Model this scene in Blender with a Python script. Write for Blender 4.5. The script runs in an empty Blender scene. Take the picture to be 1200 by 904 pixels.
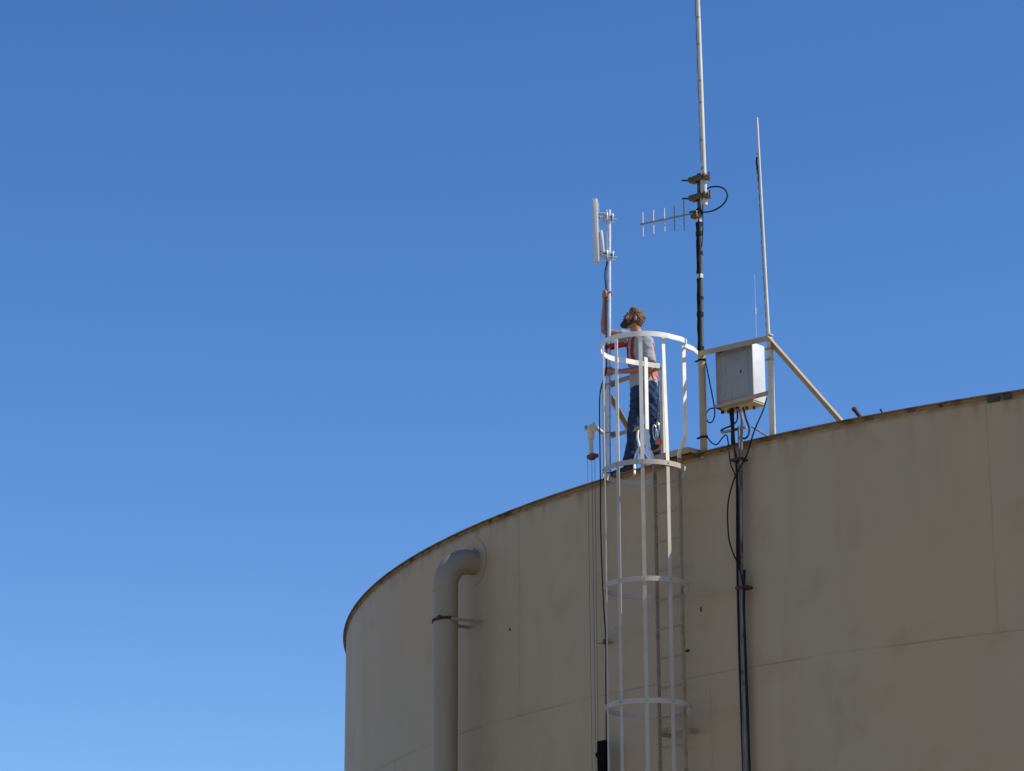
import bpy, bmesh, math, random
from mathutils import Vector, Matrix, noise
from mathutils.bvhtree import BVHTree

scene = bpy.context.scene
C = scene.collection
random.seed(7)
rad = math.radians

# ------------------------------------------------------------------ camera
EYE = 1.6                                   # eye height of the photographer above the ground (m)
cam_data = bpy.data.cameras.new('camera')
cam = bpy.data.objects.new('camera', cam_data)
C.objects.link(cam)
cam_data.sensor_width = 36.0
cam_data.lens = 98.329
cam_data.clip_start = 0.1
cam_data.clip_end = 9000
cam.matrix_world = Matrix(((0.9999945,0.0033086,-0.0000000,0),(0.0009699,-0.2931405,-0.9560689,0),(-0.0031632,0.9560636,-0.2931421,0),(0,0,0,1)))
cam.location = (0, 0, EYE)
scene.camera = cam

# ------------------------------------------------------------------ sky, sun, exposure
SUN_AZ, SUN_EL = -13.0, 43.0                # azimuth from +X (counter-clockwise), elevation
world = bpy.data.worlds.new('World')
scene.world = world
world.use_nodes = True
nt = world.node_tree
nt.nodes.clear()
sky = nt.nodes.new('ShaderNodeTexSky')
sky.sky_type = 'NISHITA'
sky.sun_disc = False
sky.sun_elevation = rad(SUN_EL)
sky.sun_rotation = rad(90.0 - SUN_AZ)
sky.altitude = 1400
sky.air_density = 1.0
sky.dust_density = 0.6
sky.ozone_density = 3.0
hsv = nt.nodes.new('ShaderNodeHueSaturation')
hsv.inputs['Hue'].default_value = 0.5085
hsv.inputs['Saturation'].default_value = 1.25
bg = nt.nodes.new('ShaderNodeBackground')
bg.inputs['Strength'].default_value = 0.136
wo = nt.nodes.new('ShaderNodeOutputWorld')
nt.links.new(sky.outputs[0], hsv.inputs['Color'])
nt.links.new(hsv.outputs[0], bg.inputs['Color'])
nt.links.new(bg.outputs[0], wo.inputs['Surface'])
sun_data = bpy.data.lights.new('sun', 'SUN')
sun_data.energy = 4.8
sun_data.angle = rad(0.5)
sun_data.color = (1.0, 0.955, 0.88)
sun = bpy.data.objects.new('sun', sun_data)
C.objects.link(sun)
sd = Vector((math.cos(rad(SUN_EL)) * math.cos(rad(SUN_AZ)), math.cos(rad(SUN_EL)) * math.sin(rad(SUN_AZ)), math.sin(rad(SUN_EL))))
sun.rotation_euler = sd.to_track_quat('Z', 'Y').to_euler()
sun.location = sd * 60
scene.view_settings.view_transform = 'Standard'
scene.view_settings.look = 'None'
scene.view_settings.exposure = 0.22
scene.view_settings.gamma = 1.0
scene.view_settings.use_curve_mapping = False
scene.render.engine = 'CYCLES'

# ------------------------------------------------------------------ tank frame of reference
AX, AY, R = 11.2783, 36.6116, 13.4734                 # axis and radius of the water tank (m)
ZR = 7.5474 + EYE                              # height of its rim above the ground
A0 = -2.361828                                   # direction (from the axis) in which the ladder stands

def ang(s):
    return A0 + s / R
def T(s, n, z):
    """s metres along the rim from the ladder, n metres out from the shell, z metres above the rim"""
    a = ang(s)
    return Vector((AX + (R + n) * math.cos(a), AY + (R + n) * math.sin(a), ZR + z))
def axes(s):
    a = ang(s)
    n = Vector((math.cos(a), math.sin(a), 0))
    return Vector((-n.y, n.x, 0)), n, Vector((0, 0, 1))      # tangent, outward normal, up
def W(x, y, z):
    return Vector((x, y, z + EYE))
def lerp(a, b, f):
    return a + (b - a) * f

# ------------------------------------------------------------------ materials
def paint(name, col, rough=0.5, metal=0.0, spec=0.4, var=0.08, scale=6.0, dirt=None, dirt_amt=0.0, dirt_scale=14.0, bump=0.0, stretch=(1, 1, 1), dlo=0.56):
    m = bpy.data.materials.new(name)
    m.use_nodes = True
    n, l = m.node_tree.nodes, m.node_tree.links
    b = n['Principled BSDF']
    b.inputs['Roughness'].default_value = rough
    b.inputs['Metallic'].default_value = metal
    b.inputs['Specular IOR Level'].default_value = spec
    tc = n.new('ShaderNodeTexCoord')
    mp = n.new('ShaderNodeMapping')
    mp.inputs['Scale'].default_value = stretch
    l.new(tc.outputs['Object'], mp.inputs['Vector'])
    t1 = n.new('ShaderNodeTexNoise')
    t1.inputs['Scale'].default_value = scale
    t1.inputs['Detail'].default_value = 6
    l.new(mp.outputs[0], t1.inputs['Vector'])
    r1 = n.new('ShaderNodeMapRange')
    r1.inputs['From Min'].default_value = 0.3
    r1.inputs['From Max'].default_value = 0.7
    r1.inputs['To Min'].default_value = 1 - var
    r1.inputs['To Max'].default_value = 1 + var
    l.new(t1.outputs['Fac'], r1.inputs['Value'])
    mul = n.new('ShaderNodeVectorMath')
    mul.operation = 'SCALE'
    mul.inputs[0].default_value = col
    l.new(r1.outputs[0], mul.inputs['Scale'])
    out = mul.outputs[0]
    if dirt:
        t2 = n.new('ShaderNodeTexNoise')
        t2.inputs['Scale'].default_value = dirt_scale
        t2.inputs['Detail'].default_value = 8
        t2.inputs['Roughness'].default_value = 0.65
        l.new(mp.outputs[0], t2.inputs['Vector'])
        r2 = n.new('ShaderNodeMapRange')
        r2.inputs['From Min'].default_value = dlo
        r2.inputs['From Max'].default_value = dlo + 0.1
        r2.inputs['To Max'].default_value = dirt_amt
        l.new(t2.outputs['Fac'], r2.inputs['Value'])
        mx = n.new('ShaderNodeMixRGB')
        mx.inputs['Color2'].default_value = (*dirt, 1)
        l.new(r2.outputs[0], mx.inputs['Fac'])
        l.new(out, mx.inputs['Color1'])
        out = mx.outputs[0]
    l.new(out, b.inputs['Base Color'])
    if bump:
        bp = n.new('ShaderNodeBump')
        bp.inputs['Strength'].default_value = bump
        bp.inputs['Distance'].default_value = 0.01
        l.new(t1.outputs['Fac'], bp.inputs['Height'])
        l.new(bp.outputs[0], b.inputs['Normal'])
    return m

RUST = (0.16, 0.065, 0.025)
M = {}
M['cage'] = paint('shaded_cage_paint', (0.365, 0.335, 0.28), 0.55, dirt=(0.26, 0.19, 0.12), dirt_amt=0.6, dirt_scale=9, dlo=0.60)  # same cage paint, darkened for the tank's shade below the rim
M['white'] = paint('cage_white_paint', (0.69, 0.66, 0.585), 0.45, dirt=(0.33, 0.23, 0.14), dirt_amt=0.6, dirt_scale=9, dlo=0.62)
M['ladder'] = paint('ladder_brown_tan_paint', (0.285, 0.23, 0.16), 0.6, dirt=(0.17, 0.10, 0.06), dirt_amt=0.6, dirt_scale=8, dlo=0.52)
M['tan'] = paint('guardrail_tan_paint', (0.34, 0.262, 0.155), 0.5, dirt=(0.2, 0.12, 0.06), dirt_amt=0.7, dlo=0.60)
M['cream'] = paint('cream_paint', (0.50, 0.46, 0.37), 0.45, dirt=(0.35, 0.25, 0.14), dirt_amt=0.5, dlo=0.6)
M['pipe_paint'] = paint('overflow_pipe_paint', (0.262, 0.222, 0.150), 0.5, var=0.05, scale=3, dirt=(0.22, 0.18, 0.13), dirt_amt=0.35, dirt_scale=5, stretch=(1, 1, 0.3))
M['rust'] = paint('rusted_steel', (0.13, 0.05, 0.022), 0.85, var=0.45, scale=30, bump=0.5)
M['rust_dark'] = paint('dark_rusted_steel', (0.05, 0.028, 0.018), 0.85, var=0.5, scale=30, bump=0.5)
M['galv'] = paint('galvanised_steel', (0.52, 0.54, 0.56), 0.38, 0.75, var=0.15, scale=20)
M['galv_dull'] = paint('weathered_galvanised_steel', (0.25, 0.25, 0.245), 0.6, 0.2, var=0.2, scale=25, dirt=(0.10, 0.08, 0.06), dirt_amt=0.6)
M['fibre'] = paint('weathered_white_fibreglass', (0.50, 0.49, 0.455), 0.55, var=0.12, scale=15, dirt=(0.2, 0.19, 0.17), dirt_amt=0.6, dirt_scale=25, stretch=(1, 1, 0.15), dlo=0.58)
M['radome'] = paint('antenna_radome_plastic', (0.56, 0.56, 0.535), 0.45, var=0.06)
M['mast'] = paint('dark_mast_steel', (0.075, 0.078, 0.085), 0.5, 0.3, var=0.3, scale=20, dirt=(0.35, 0.35, 0.34), dirt_amt=0.8, dirt_scale=6, dlo=0.60)
M['black'] = paint('black_cable_jacket', (0.009, 0.009, 0.010), 0.65, spec=0.2, var=0.3, scale=40)
M['matt_black'] = paint('matt_black_paint', (0.006, 0.006, 0.006), 0.9, spec=0.05, var=0.2)
M['tape'] = paint('black_tape', (0.02, 0.019, 0.018), 0.8, spec=0.15, var=0.3, scale=40)
M['wire'] = paint('dull_brown_wire', (0.11, 0.095, 0.08), 0.8, spec=0.1)
M['conduit'] = paint('dark_weathered_conduit', (0.15, 0.145, 0.135), 0.65, 0.15, var=0.25, scale=18, dirt=(0.025, 0.024, 0.022), dirt_amt=0.9, dirt_scale=10, stretch=(1, 1, 0.35), dlo=0.53)
M['silver_tape'] = paint('silver_tape', (0.55, 0.55, 0.56), 0.4, 0.3, var=0.2, scale=30)
M['bronze'] = paint('weathered_bronze_clamp', (0.11, 0.08, 0.045), 0.6, 0.4, var=0.4, scale=60)
M['alu'] = paint('aluminium_rod', (0.48, 0.46, 0.42), 0.5, 0.35, var=0.1)
M['boom'] = paint('weathered_aluminium_boom', (0.26, 0.24, 0.20), 0.55, 0.3, var=0.2, scale=30)
M['skin'] = paint('skin', (0.32, 0.155, 0.10), 0.55, var=0.1, scale=12)
M['hair'] = paint('brown_hair', (0.115, 0.055, 0.025), 0.6, var=0.5, scale=45, bump=0.8)
M['beard'] = paint('dark_beard', (0.035, 0.02, 0.012), 0.75, var=0.5, scale=45, bump=0.8)
M['shirt'] = paint('heather_grey_cotton', (0.31, 0.315, 0.33), 0.9, spec=0.1, var=0.08, scale=30, bump=0.3)
M['denim'] = paint('blue_denim', (0.022, 0.042, 0.092), 0.9, spec=0.1, var=0.35, scale=16, dirt=(0.06, 0.09, 0.16), dirt_amt=0.6, dirt_scale=22, dlo=0.52, bump=0.6, stretch=(1, 1, 1.6))
M['shoe'] = paint('black_shoe_leather', (0.016, 0.017, 0.02), 0.5, var=0.3)
M['sole'] = paint('grey_shoe_sole', (0.12, 0.13, 0.15), 0.7)
M['red_web'] = paint('red_webbing', (0.36, 0.028, 0.02), 0.8, spec=0.1, var=0.15, scale=60)
M['orange_web'] = paint('orange_webbing', (0.66, 0.19, 0.10), 0.8, spec=0.1, var=0.12, scale=60)
M['rope'] = paint('white_rope', (0.75, 0.74, 0.72), 0.8, var=0.1, scale=90)
M['cabinet'] = paint('weathered_grey_cabinet_steel', (0.275, 0.28, 0.285), 0.55, 0.1, var=0.22, scale=9, dirt=(0.175, 0.18, 0.19), dirt_amt=0.7, dirt_scale=9, stretch=(3, 3, 0.55), dlo=0.48)
M['cabinet_side'] = paint('sunlit_cabinet_side', (0.50, 0.51, 0.52), 0.55, 0.05, var=0.07, scale=7, dirt=(0.40, 0.40, 0.38), dirt_amt=0.5, dirt_scale=18, dlo=0.56)  # cabinet grey lightened for the side facing the sun
M['glass_dark'] = paint('eye_dark', (0.02, 0.015, 0.01), 0.2)

# shell paint: faded tan, vertical streaks, faint weld lines and rust weeping from the rim (uses metres unrolled round the shell)
def shell_material():
    m = bpy.data.materials.new('tank_shell_paint')
    m.use_nodes = True
    n, l = m.node_tree.nodes, m.node_tree.links
    b = n['Principled BSDF']
    b.inputs['Roughness'].default_value = 0.62
    b.inputs['Specular IOR Level'].default_value = 0.25
    uv = n.new('ShaderNodeUVMap')
    uv.uv_map = 'unrolled'
    def noise_tex(sc, detail, sx, sy, off=0.0, dist=0.0):
        mp = n.new('ShaderNodeMapping')
        mp.inputs['Scale'].default_value = (sx, sy, 1)
        mp.inputs['Location'].default_value = (off, off * 0.7, off)
        l.new(uv.outputs[0], mp.inputs['Vector'])
        t = n.new('ShaderNodeTexNoise')
        t.inputs['Scale'].default_value = sc
        t.inputs['Detail'].default_value = detail
        t.inputs['Distortion'].default_value = dist
        l.new(mp.outputs[0], t.inputs['Vector'])
        return t.outputs['Fac']
    def ramp(v, a, c, lo, hi):
        r = n.new('ShaderNodeMapRange')
        r.inputs['From Min'].default_value = a
        r.inputs['From Max'].default_value = c
        r.inputs['To Min'].default_value = lo
        r.inputs['To Max'].default_value = hi
        l.new(v, r.inputs['Value'])
        return r.outputs[0]
    def math_(op, a, c):
        r = n.new('ShaderNodeMath')
        r.operation = op
        for i, v in enumerate((a, c)):
            if isinstance(v, (int, float)):
                r.inputs[i].default_value = v
            else:
                l.new(v, r.inputs[i])
        return r.outputs[0]
    def mix(f, c1, c2):
        r = n.new('ShaderNodeMixRGB')
        l.new(f, r.inputs['Fac'])
        for k, v in (('Color1', c1), ('Color2', c2)):
            if isinstance(v, tuple):
                r.inputs[k].default_value = (*v, 1)
            else:
                l.new(v, r.inputs[k])
        return r.outputs[0]
    base = mix(ramp(noise_tex(0.8, 4, 1, 0.5), 0.35, 0.65, 0, 1), (0.392, 0.292, 0.182), (0.362, 0.292, 0.194))
    base = mix(ramp(noise_tex(3.0, 5, 1, 0.10, 3.1), 0.42, 0.72, 0, 0.38), base, (0.312, 0.240, 0.148))
    base = mix(ramp(noise_tex(9.0, 5, 1, 0.06, 8.7), 0.50, 0.75, 0, 0.35), base, (0.40, 0.312, 0.212))
    base = mix(ramp(noise_tex(2.2, 6, 1, 0.8, 5.5, 0.4), 0.56, 0.74, 0, 0.42), base, (0.285, 0.218, 0.118))
    sep = n.new('ShaderNodeSeparateXYZ')
    l.new(uv.outputs[0], sep.inputs[0])
    z = sep.outputs['Y']                                     # metres below the rim (negative)
    # rust weeping from the rim angle
    top = ramp(z, -0.34, -0.02, 0, 1)
    st = ramp(noise_tex(7.0, 6, 1, 0.12, 1.7), 0.47, 0.70, 0, 1)
    base = mix(math_('MULTIPLY', math_('MULTIPLY', top, top), math_('MULTIPLY', st, 0.95)), base, (0.19, 0.115, 0.055))
    band = math_('MULTIPLY', ramp(z, -0.085, -0.055, 0, 1), ramp(noise_tex(5.0, 6, 1, 1, 4.4), 0.35, 0.6, 0.25, 0.85))
    base = mix(band, base, (0.20, 0.125, 0.06))
    # small rust spots and chips
    vo = n.new('ShaderNodeTexVoronoi')
    vo.inputs['Scale'].default_value = 1.15
    l.new(uv.outputs[0], vo.inputs['Vector'])
    base = mix(ramp(vo.outputs['Distance'], 0.010, 0.018, 0.85, 0), base, (0.10, 0.05, 0.03))
    # horizontal weld: thin broken line, each 2.25 m course
    zz = math_('ADD', math_('MULTIPLY', z, -1.0 / 2.25), 0.5)
    fr = math_('ABSOLUTE', math_('SUBTRACT', math_('FRACT', zz, 0), 0.5), 0)
    line = math_('MULTIPLY', ramp(fr, 0.0022, 0.0042, 1, 0), ramp(noise_tex(1.6, 5, 1, 0.2, 6.1), 0.38, 0.66, 0.06, 0.75))
    line = math_('MULTIPLY', line, ramp(z, -1.5, -1.0, 1, 0))
    base = mix(line, base, (0.215, 0.17, 0.115))
    l.new(base, b.inputs['Base Color'])
    # oil-canning of the plates and brushed paint
    bp = n.new('ShaderNodeBump')
    bp.inputs['Strength'].default_value = 0.5
    bp.inputs['Distance'].default_value = 0.02
    hgt = math_('ADD', math_('MULTIPLY', noise_tex(0.9, 2, 1, 0.7, 2.2), 0.9), math_('MULTIPLY', noise_tex(40, 4, 1, 1, 2.2), 0.05))
    l.new(hgt, bp.inputs['Height'])
    l.new(bp.outputs[0], b.inputs['Normal'])
    return m
M['shell'] = shell_material()
M['seam'] = paint('painted_weld_bead', (0.335, 0.26, 0.165), 0.6, var=0.08, scale=3)
M['clip'] = paint('dark_green_paint', (0.03, 0.045, 0.03), 0.6, var=0.3, scale=20)
M['rim'] = paint('rusty_tan_rim_paint', (0.20, 0.135, 0.065), 0.7, var=0.2, scale=5, dirt=(0.09, 0.045, 0.02), dirt_amt=0.9, dirt_scale=7, dlo=0.50)
M['ground'] = paint('dry_gravelly_ground', (0.40, 0.325, 0.215), 0.95, spec=0.1, var=0.25, scale=0.6, dirt=(0.26, 0.22, 0.12), dirt_amt=0.7, dirt_scale=0.22, dlo=0.5)
M['concrete'] = paint('concrete', (0.36, 0.35, 0.33), 0.9, var=0.15, scale=2)

# ------------------------------------------------------------------ mesh helpers
class MB:
    def __init__(self):
        self.bm = bmesh.new()
        self.mi = 0
    def box(self, c, ax, dims, bevel=0.0):
        """box centred at c, axes ax, full sizes dims"""
        vs = []
        for i in (-1, 1):
            for j in (-1, 1):
                for k in (-1, 1):
                    vs.append(self.bm.verts.new(c + ax[0] * (i * dims[0] / 2) + ax[1] * (j * dims[1] / 2) + ax[2] * (k * dims[2] / 2)))
        f = [(0, 1, 3, 2), (4, 6, 7, 5), (0, 4, 5, 1), (2, 3, 7, 6), (0, 2, 6, 4), (1, 5, 7, 3)]
        fs = [self.bm.faces.new([vs[i] for i in q]) for q in f]
        if bevel:
            es = list({e for q in fs for e in q.edges})
            bmesh.ops.bevel(self.bm, geom=es, offset=bevel, segments=2, affect='EDGES', profile=0.5)
        return self
    def tube(self, pts, r, sides=14, caps=True, flat=None):
        """round (or elliptical) tube through pts; r a number or one per point"""
        pts = [Vector(p) for p in pts]
        n = len(pts)
        rs = r if isinstance(r, (list, tuple)) else [r] * n
        rings = []
        up = None
        for i, p in enumerate(pts):
            if i == 0: d = pts[1] - p
            elif i == n - 1: d = p - pts[i - 1]
            else: d = (pts[i + 1] - p).normalized() + (p - pts[i - 1]).normalized()
            d.normalize()
            if up is None:
                up = Vector((0, 0, 1)) if abs(d.z) < 0.9 else Vector((1, 0, 0))
            u = (up - d * up.dot(d)).normalized()
            up = u
            v = d.cross(u)
            ring = []
            for k in range(sides):
                a = 2 * math.pi * k / sides
                ring.append(self.bm.verts.new(p + u * (math.cos(a) * rs[i]) + v * (math.sin(a) * rs[i])))
            rings.append(ring)
        for a, b in zip(rings, rings[1:]):
            for k in range(sides):
                self.bm.faces.new((a[k], a[(k + 1) % sides], b[(k + 1) % sides], b[k]))
        if caps:
            self.bm.faces.new(rings[0][::-1])
            self.bm.faces.new(rings[-1])
        return self
    def strip(self, pts, wdir, width, thick, closed=False):
        """flat bar through pts; wdir(i) = direction of its width, thickness across it"""
        pts = [Vector(p) for p in pts]
        n = len(pts)
        rings = []
        for i, p in enumerate(pts):
            if closed: d = pts[(i + 1) % n] - pts[i - 1]
            elif i == 0: d = pts[1] - p
            elif i == n - 1: d = p - pts[i - 1]
            else: d = pts[i + 1] - pts[i - 1]
            d.normalize()
            w = wdir(i) if callable(wdir) else wdir
            w = (w - d * w.dot(d)).normalized()
            t = d.cross(w)
            rings.append([self.bm.verts.new(p + w * (a * width / 2) + t * (b * thick / 2)) for a, b in ((-1, -1), (1, -1), (1, 1), (-1, 1))])
        rr = list(zip(rings, rings[1:])) + ([(rings[-1], rings[0])] if closed else [])
        for a, b in rr:
            for k in range(4):
                self.bm.faces.new((a[k], a[(k + 1) % 4], b[(k + 1) % 4], b[k]))
        if not closed:
            self.bm.faces.new(rings[0][::-1])
            self.bm.faces.new(rings[-1])
        return self
    def angle_iron(self, a, b, d1, d2, leg=0.05, th=0.006):
        """L section from a to b with its legs along d1 and d2"""
        a, b = Vector(a), Vector(b)
        d = (b - a).normalized()
        d1 = (d1 - d * d1.dot(d)).normalized()
        d2 = (d2 - d * d2.dot(d)).normalized()
        prof = [(0, 0), (leg, 0), (leg, th), (th, th), (th, leg), (0, leg)]
        A = [self.bm.verts.new(a + d1 * x + d2 * y) for x, y in prof]
        B = [self.bm.verts.new(b + d1 * x + d2 * y) for x, y in prof]
        for k in range(6):
            self.bm.faces.new((A[k], A[(k + 1) % 6], B[(k + 1) % 6], B[k]))
        for q in ((0, 1, 2, 3), (0, 3, 4, 5)):
            self.bm.faces.new([A[i] for i in q][::-1])
            self.bm.faces.new([B[i] for i in q])
        return self
    def ball(self, c, r, ax=None, sub=3):
        """ellipsoid; r three radii along ax"""
        ax = ax or (Vector((1, 0, 0)), Vector((0, 1, 0)), Vector((0, 0, 1)))
        if isinstance(r, (int, float)): r = (r, r, r)
        res = bmesh.ops.create_icosphere(self.bm, subdivisions=sub, radius=1.0)
        for v in res['verts']:
            q = v.co.copy()
            v.co = Vector(c) + ax[0] * (q.x * r[0]) + ax[1] * (q.y * r[1]) + ax[2] * (q.z * r[2])
        return self
    def loft(self, secs, sides=24):
        """secs: (centre, axis_u, radius_u, axis_v, radius_v)"""
        rings = []
        for c, u, ru, v, rv in secs:
            rings.append([self.bm.verts.new(Vector(c) + u * (ru * math.cos(2 * math.pi * k / sides)) + v * (rv * math.sin(2 * math.pi * k / sides))) for k in range(sides)])
        for a, b in zip(rings, rings[1:]):
            for k in range(sides):
                self.bm.faces.new((a[k], a[(k + 1) % sides], b[(k + 1) % sides], b[k]))
        self.bm.faces.new(rings[0][::-1])
        self.bm.faces.new(rings[-1])
        return self
    def build(self, name, mat, parent=None, base=None, smooth=False):
        bmesh.ops.recalc_face_normals(self.bm, faces=self.bm.faces)
        me = bpy.data.meshes.new(name)
        o = bpy.data.objects.new(name, me)
        root = parent
        off = Vector(base) if base is not None else Vector((0, 0, 0))
        if base is None:
            while root is not None:
                off = off + root.location
                root = root.parent
        for v in self.bm.verts:
            v.co -= off
        self.bm.to_mesh(me)
        self.bm.free()
        C.objects.link(o)
        if parent: o.parent = parent
        else: o.location = off
        me.materials.append(mat)
        if smooth:
            me.polygons.foreach_set('use_smooth', [True] * len(me.polygons))
            if smooth != 'all':
                me.set_sharp_from_angle(angle=rad(40))
        me.update()
        return o

def tag(o, label, cat, group=None, kind=None):
    if label: o['label'] = label
    if cat: o['category'] = cat
    if group: o['group'] = group
    if kind: o['kind'] = kind
    return o
def thing(name, label, cat, loc, group=None):
    o = bpy.data.objects.new(name, None)
    o.empty_display_size = 0.2
    C.objects.link(o)
    o.location = loc
    return tag(o, label, cat, group)
def remeshed(mb, name, mat, parent, voxel, smooth_it=3, wobble=None):
    """weld overlapping closed volumes into one continuous smooth surface"""
    o = mb.build(name, mat, parent)
    md = o.modifiers.new('weld', 'REMESH')
    md.mode = 'VOXEL'
    md.voxel_size = voxel
    md.use_smooth_shade = True
    if smooth_it:
        s = o.modifiers.new('soft', 'SMOOTH')
        s.iterations = smooth_it
        s.factor = 0.5
    bpy.context.view_layer.update()
    dg = bpy.context.evaluated_depsgraph_get()
    me = bpy.data.meshes.new_from_object(o.evaluated_get(dg))
    old = o.data
    o.modifiers.clear()
    o.data = me
    me.name = name
    bpy.data.meshes.remove(old)
    me.materials.clear()
    me.materials.append(mat)
    if wobble:
        ns = [v.normal.copy() for v in me.vertices]
        for v, nn in zip(me.vertices, ns):
            v.co += nn * wobble(v.co)
    me.polygons.foreach_set('use_smooth', [True] * len(me.polygons))
    me.update()
    return o
def spline(pts, n=8):
    """Catmull-Rom through pts"""
    pts = [Vector(p) for p in pts]
    q = [pts[0] * 2 - pts[1]] + pts + [pts[-1] * 2 - pts[-2]]
    out = []
    for i in range(1, len(q) - 2):
        a, b, c, d = q[i - 1:i + 3]
        for k in range(n):
            t = k / n
            out.append(0.5 * ((2 * b) + (c - a) * t + (2 * a - 5 * b + 4 * c - d) * t * t + (3 * b - a - 3 * c + d) * t ** 3))
    out.append(pts[-1])
    return out
UP = Vector((0, 0, 1))

# ------------------------------------------------------------------ ground
g = MB()
N = 96
rings = []
for rr in (0.0, 14.5, 20, 30, 45, 70, 120, 250, 600, 1500, 4000):
    if rr == 0:
        rings.append([g.bm.verts.new((AX, AY, -0.02))])
        continue
    ring = []
    for k in range(N):
        a = 2 * math.pi * k / N
        x, y = AX + rr * math.cos(a), AY + rr * math.sin(a)
        h = 0 if rr < 25 or rr > 2000 else 0.004 * rr * (noise.noise((x * 0.01, y * 0.01, 0)))
        ring.append(g.bm.verts.new((x, y, h)))
    rings.append(ring)
for k in range(N):
    g.bm.faces.new((rings[0][0], rings[1][k], rings[1][(k + 1) % N]))
for a, b in zip(rings[1:], rings[2:]):
    for k in range(N):
        g.bm.faces.new((a[k], b[k], b[(k + 1) % N], a[(k + 1) % N]))
tag(g.build('ground', M['ground'], base=(0, 0, 0)), None, None, kind='structure')

# ------------------------------------------------------------------ water tank
tank = thing('water_tank', 'huge round tan steel water tank with a rust stained rim', 'water tank', (AX, AY, 0))
def revolve(prof, seg=720, uv=False):
    mb = MB()
    cols = []
    for k in range(seg):
        a = 2 * math.pi * k / seg
        ca, sa = math.cos(a), math.sin(a)
        cols.append([mb.bm.verts.new((AX + r_ * ca, AY + r_ * sa, z_)) for r_, z_ in prof])
    lay = mb.bm.loops.layers.uv.new('unrolled') if uv else None
    for k in range(seg):
        a, b = cols[k], cols[(k + 1) % seg]
        for i in range(len(prof) - 1):
            f = mb.bm.faces.new((a[i], b[i], b[i + 1], a[i + 1]))
            if uv:
                us = (k, k + 1, k + 1, k)
                zs = (prof[i][1], prof[i][1], prof[i + 1][1], prof[i + 1][1])
                for lp, u_, z_ in zip(f.loops, us, zs):
                    lp[lay].uv = (u_ * 2 * math.pi * R / seg, z_ - ZR)
    return mb
# four courses of plate with a low weld bead between them
prof = [(R, 0.3)]
for i in (3, 2, 1):
    zc = ZR - 2.25 * i
    prof += [(R, zc - 0.02), (R, zc - 0.007), (R + 0.002, zc - 0.003), (R + 0.002, zc + 0.003), (R, zc + 0.007), (R, zc + 0.02)]
    for j in (1, 2, 3):
        prof.append((R, zc + 2.25 * j / 4))
prof += [(R, ZR - 0.002)]
shell = revolve(prof, uv=True).build('shell', M['shell'], tank, smooth=True)
# vertical weld beads, staggered from course to course
for i in range(4):
    top = ZR - 2.25 * i - (0.040 if i == 0 else 0.008)
    bot = max(ZR - 2.25 * (i + 1) + 0.008, 0.32)
    for k in range(14):
        s = 3.463 + (i % 2) * 2.9 + k * 2 * math.pi * R / 14
        t_, n_, _ = axes(s)
        a = ang(s)
        c = Vector((AX + (R + 0.0002) * math.cos(a), AY + (R + 0.0002) * math.sin(a), (top + bot) / 2))
        MB().box(c, (t_, n_, UP), (0.012, 0.003, top - bot)).build('weld_seam', M['seam'], tank)
revolve([(R - 0.02, ZR + 0.004), (R + 0.042, ZR + 0.004), (R + 0.042, ZR - 0.006), (R + 0.009, ZR - 0.006), (R + 0.009, ZR - 0.036), (R + 0.0015, ZR - 0.036), (R + 0.0015, ZR - 0.006)]).build('rim_angle', M['rim'], tank, smooth=True)
revolve([(R - 0.021, ZR + 0.002), (R * 0.66, ZR + 0.24), (R * 0.33, ZR + 0.50), (0.01, ZR + 0.72)], seg=240).build('roof', M['tan'], tank, smooth=True)
revolve([(R - 0.3, 0.3), (R + 0.25, 0.3), (R + 0.25, -0.3)], seg=240).build('foundation_ring', M['concrete'], tank, smooth=True)
# rust eaten notches in the rim
for s, w_ in ((-2.81, 0.07), (-3.14, 0.05), (-5.19, 0.06), (3.02, 0.03)):
    t_, n_, _ = axes(s)
    MB().box(T(s, 0.012, -0.020), (t_, n_, UP), (w_, 0.008, 0.034), 0.003).build('rust_hole', M['rust_dark'], tank)

# ------------------------------------------------------------------ overflow pipe
pt, pn, _ = axes(-3.5)
op = thing('overflow_pipe', 'thick tan overflow pipe that elbows into the tank wall below the rim', 'pipe', T(-3.5, 0.40, -ZR))
PR = 0.138
Sx, NN = -3.5, 0.365
path = [T(Sx, NN, 0.45 - ZR), T(Sx, NN, -3.0), T(Sx, NN, -0.72)]
ez = -0.72
for k in range(1, 13):
    a = rad(90 * k / 12)
    path.append(T(Sx, NN - 0.28 * (1 - math.cos(a)), ez + 0.31 * math.sin(a)))
path.append(T(Sx, -0.03, ez + 0.31))
MB().tube(path, PR, 40).build('pipe', M['pipe_paint'], op, smooth=True)
mb = MB()
mb.tube([T(Sx, NN, -0.765), T(Sx, NN, -0.753)], PR + 0.003, 40)
mb.build('weld_ring', M['pipe_paint'], op, smooth=True)
ring = [T(Sx, NN, -1.10) + pt * (math.cos(a) * (PR + 0.006)) + pn * (math.sin(a) * (PR + 0.006)) + UP * (0.012 * math.cos(a)) for a in [rad(x) for x in range(-4, 185, 8)]]
MB().strip(ring, UP, 0.032, 0.009).build('pipe_strap', M['rust_dark'], op)
MB().box(T(Sx, NN, -1.085) + pt * 0.085 + pn * 0.125, (pt, pn, UP), (0.05, 0.03, 0.045), 0.008).build('strap_bolt', M['rust_dark'], op)
mb = MB()
for sg in (-1, 1):
    mb.box(T(Sx, NN * 0.5, -1.10) + pt * (sg * (PR + 0.012)), (pt, pn, UP), (0.012, NN + 0.02, 0.035))
mb.build('strap_bracket', M['pipe_paint'], op)
MB().box(T(Sx, 0.004, -0.25), (pt, pn, UP), (0.02, 0.02, 0.02)).build('weld_stub', M['pipe_paint'], op)
mb = MB()
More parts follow.
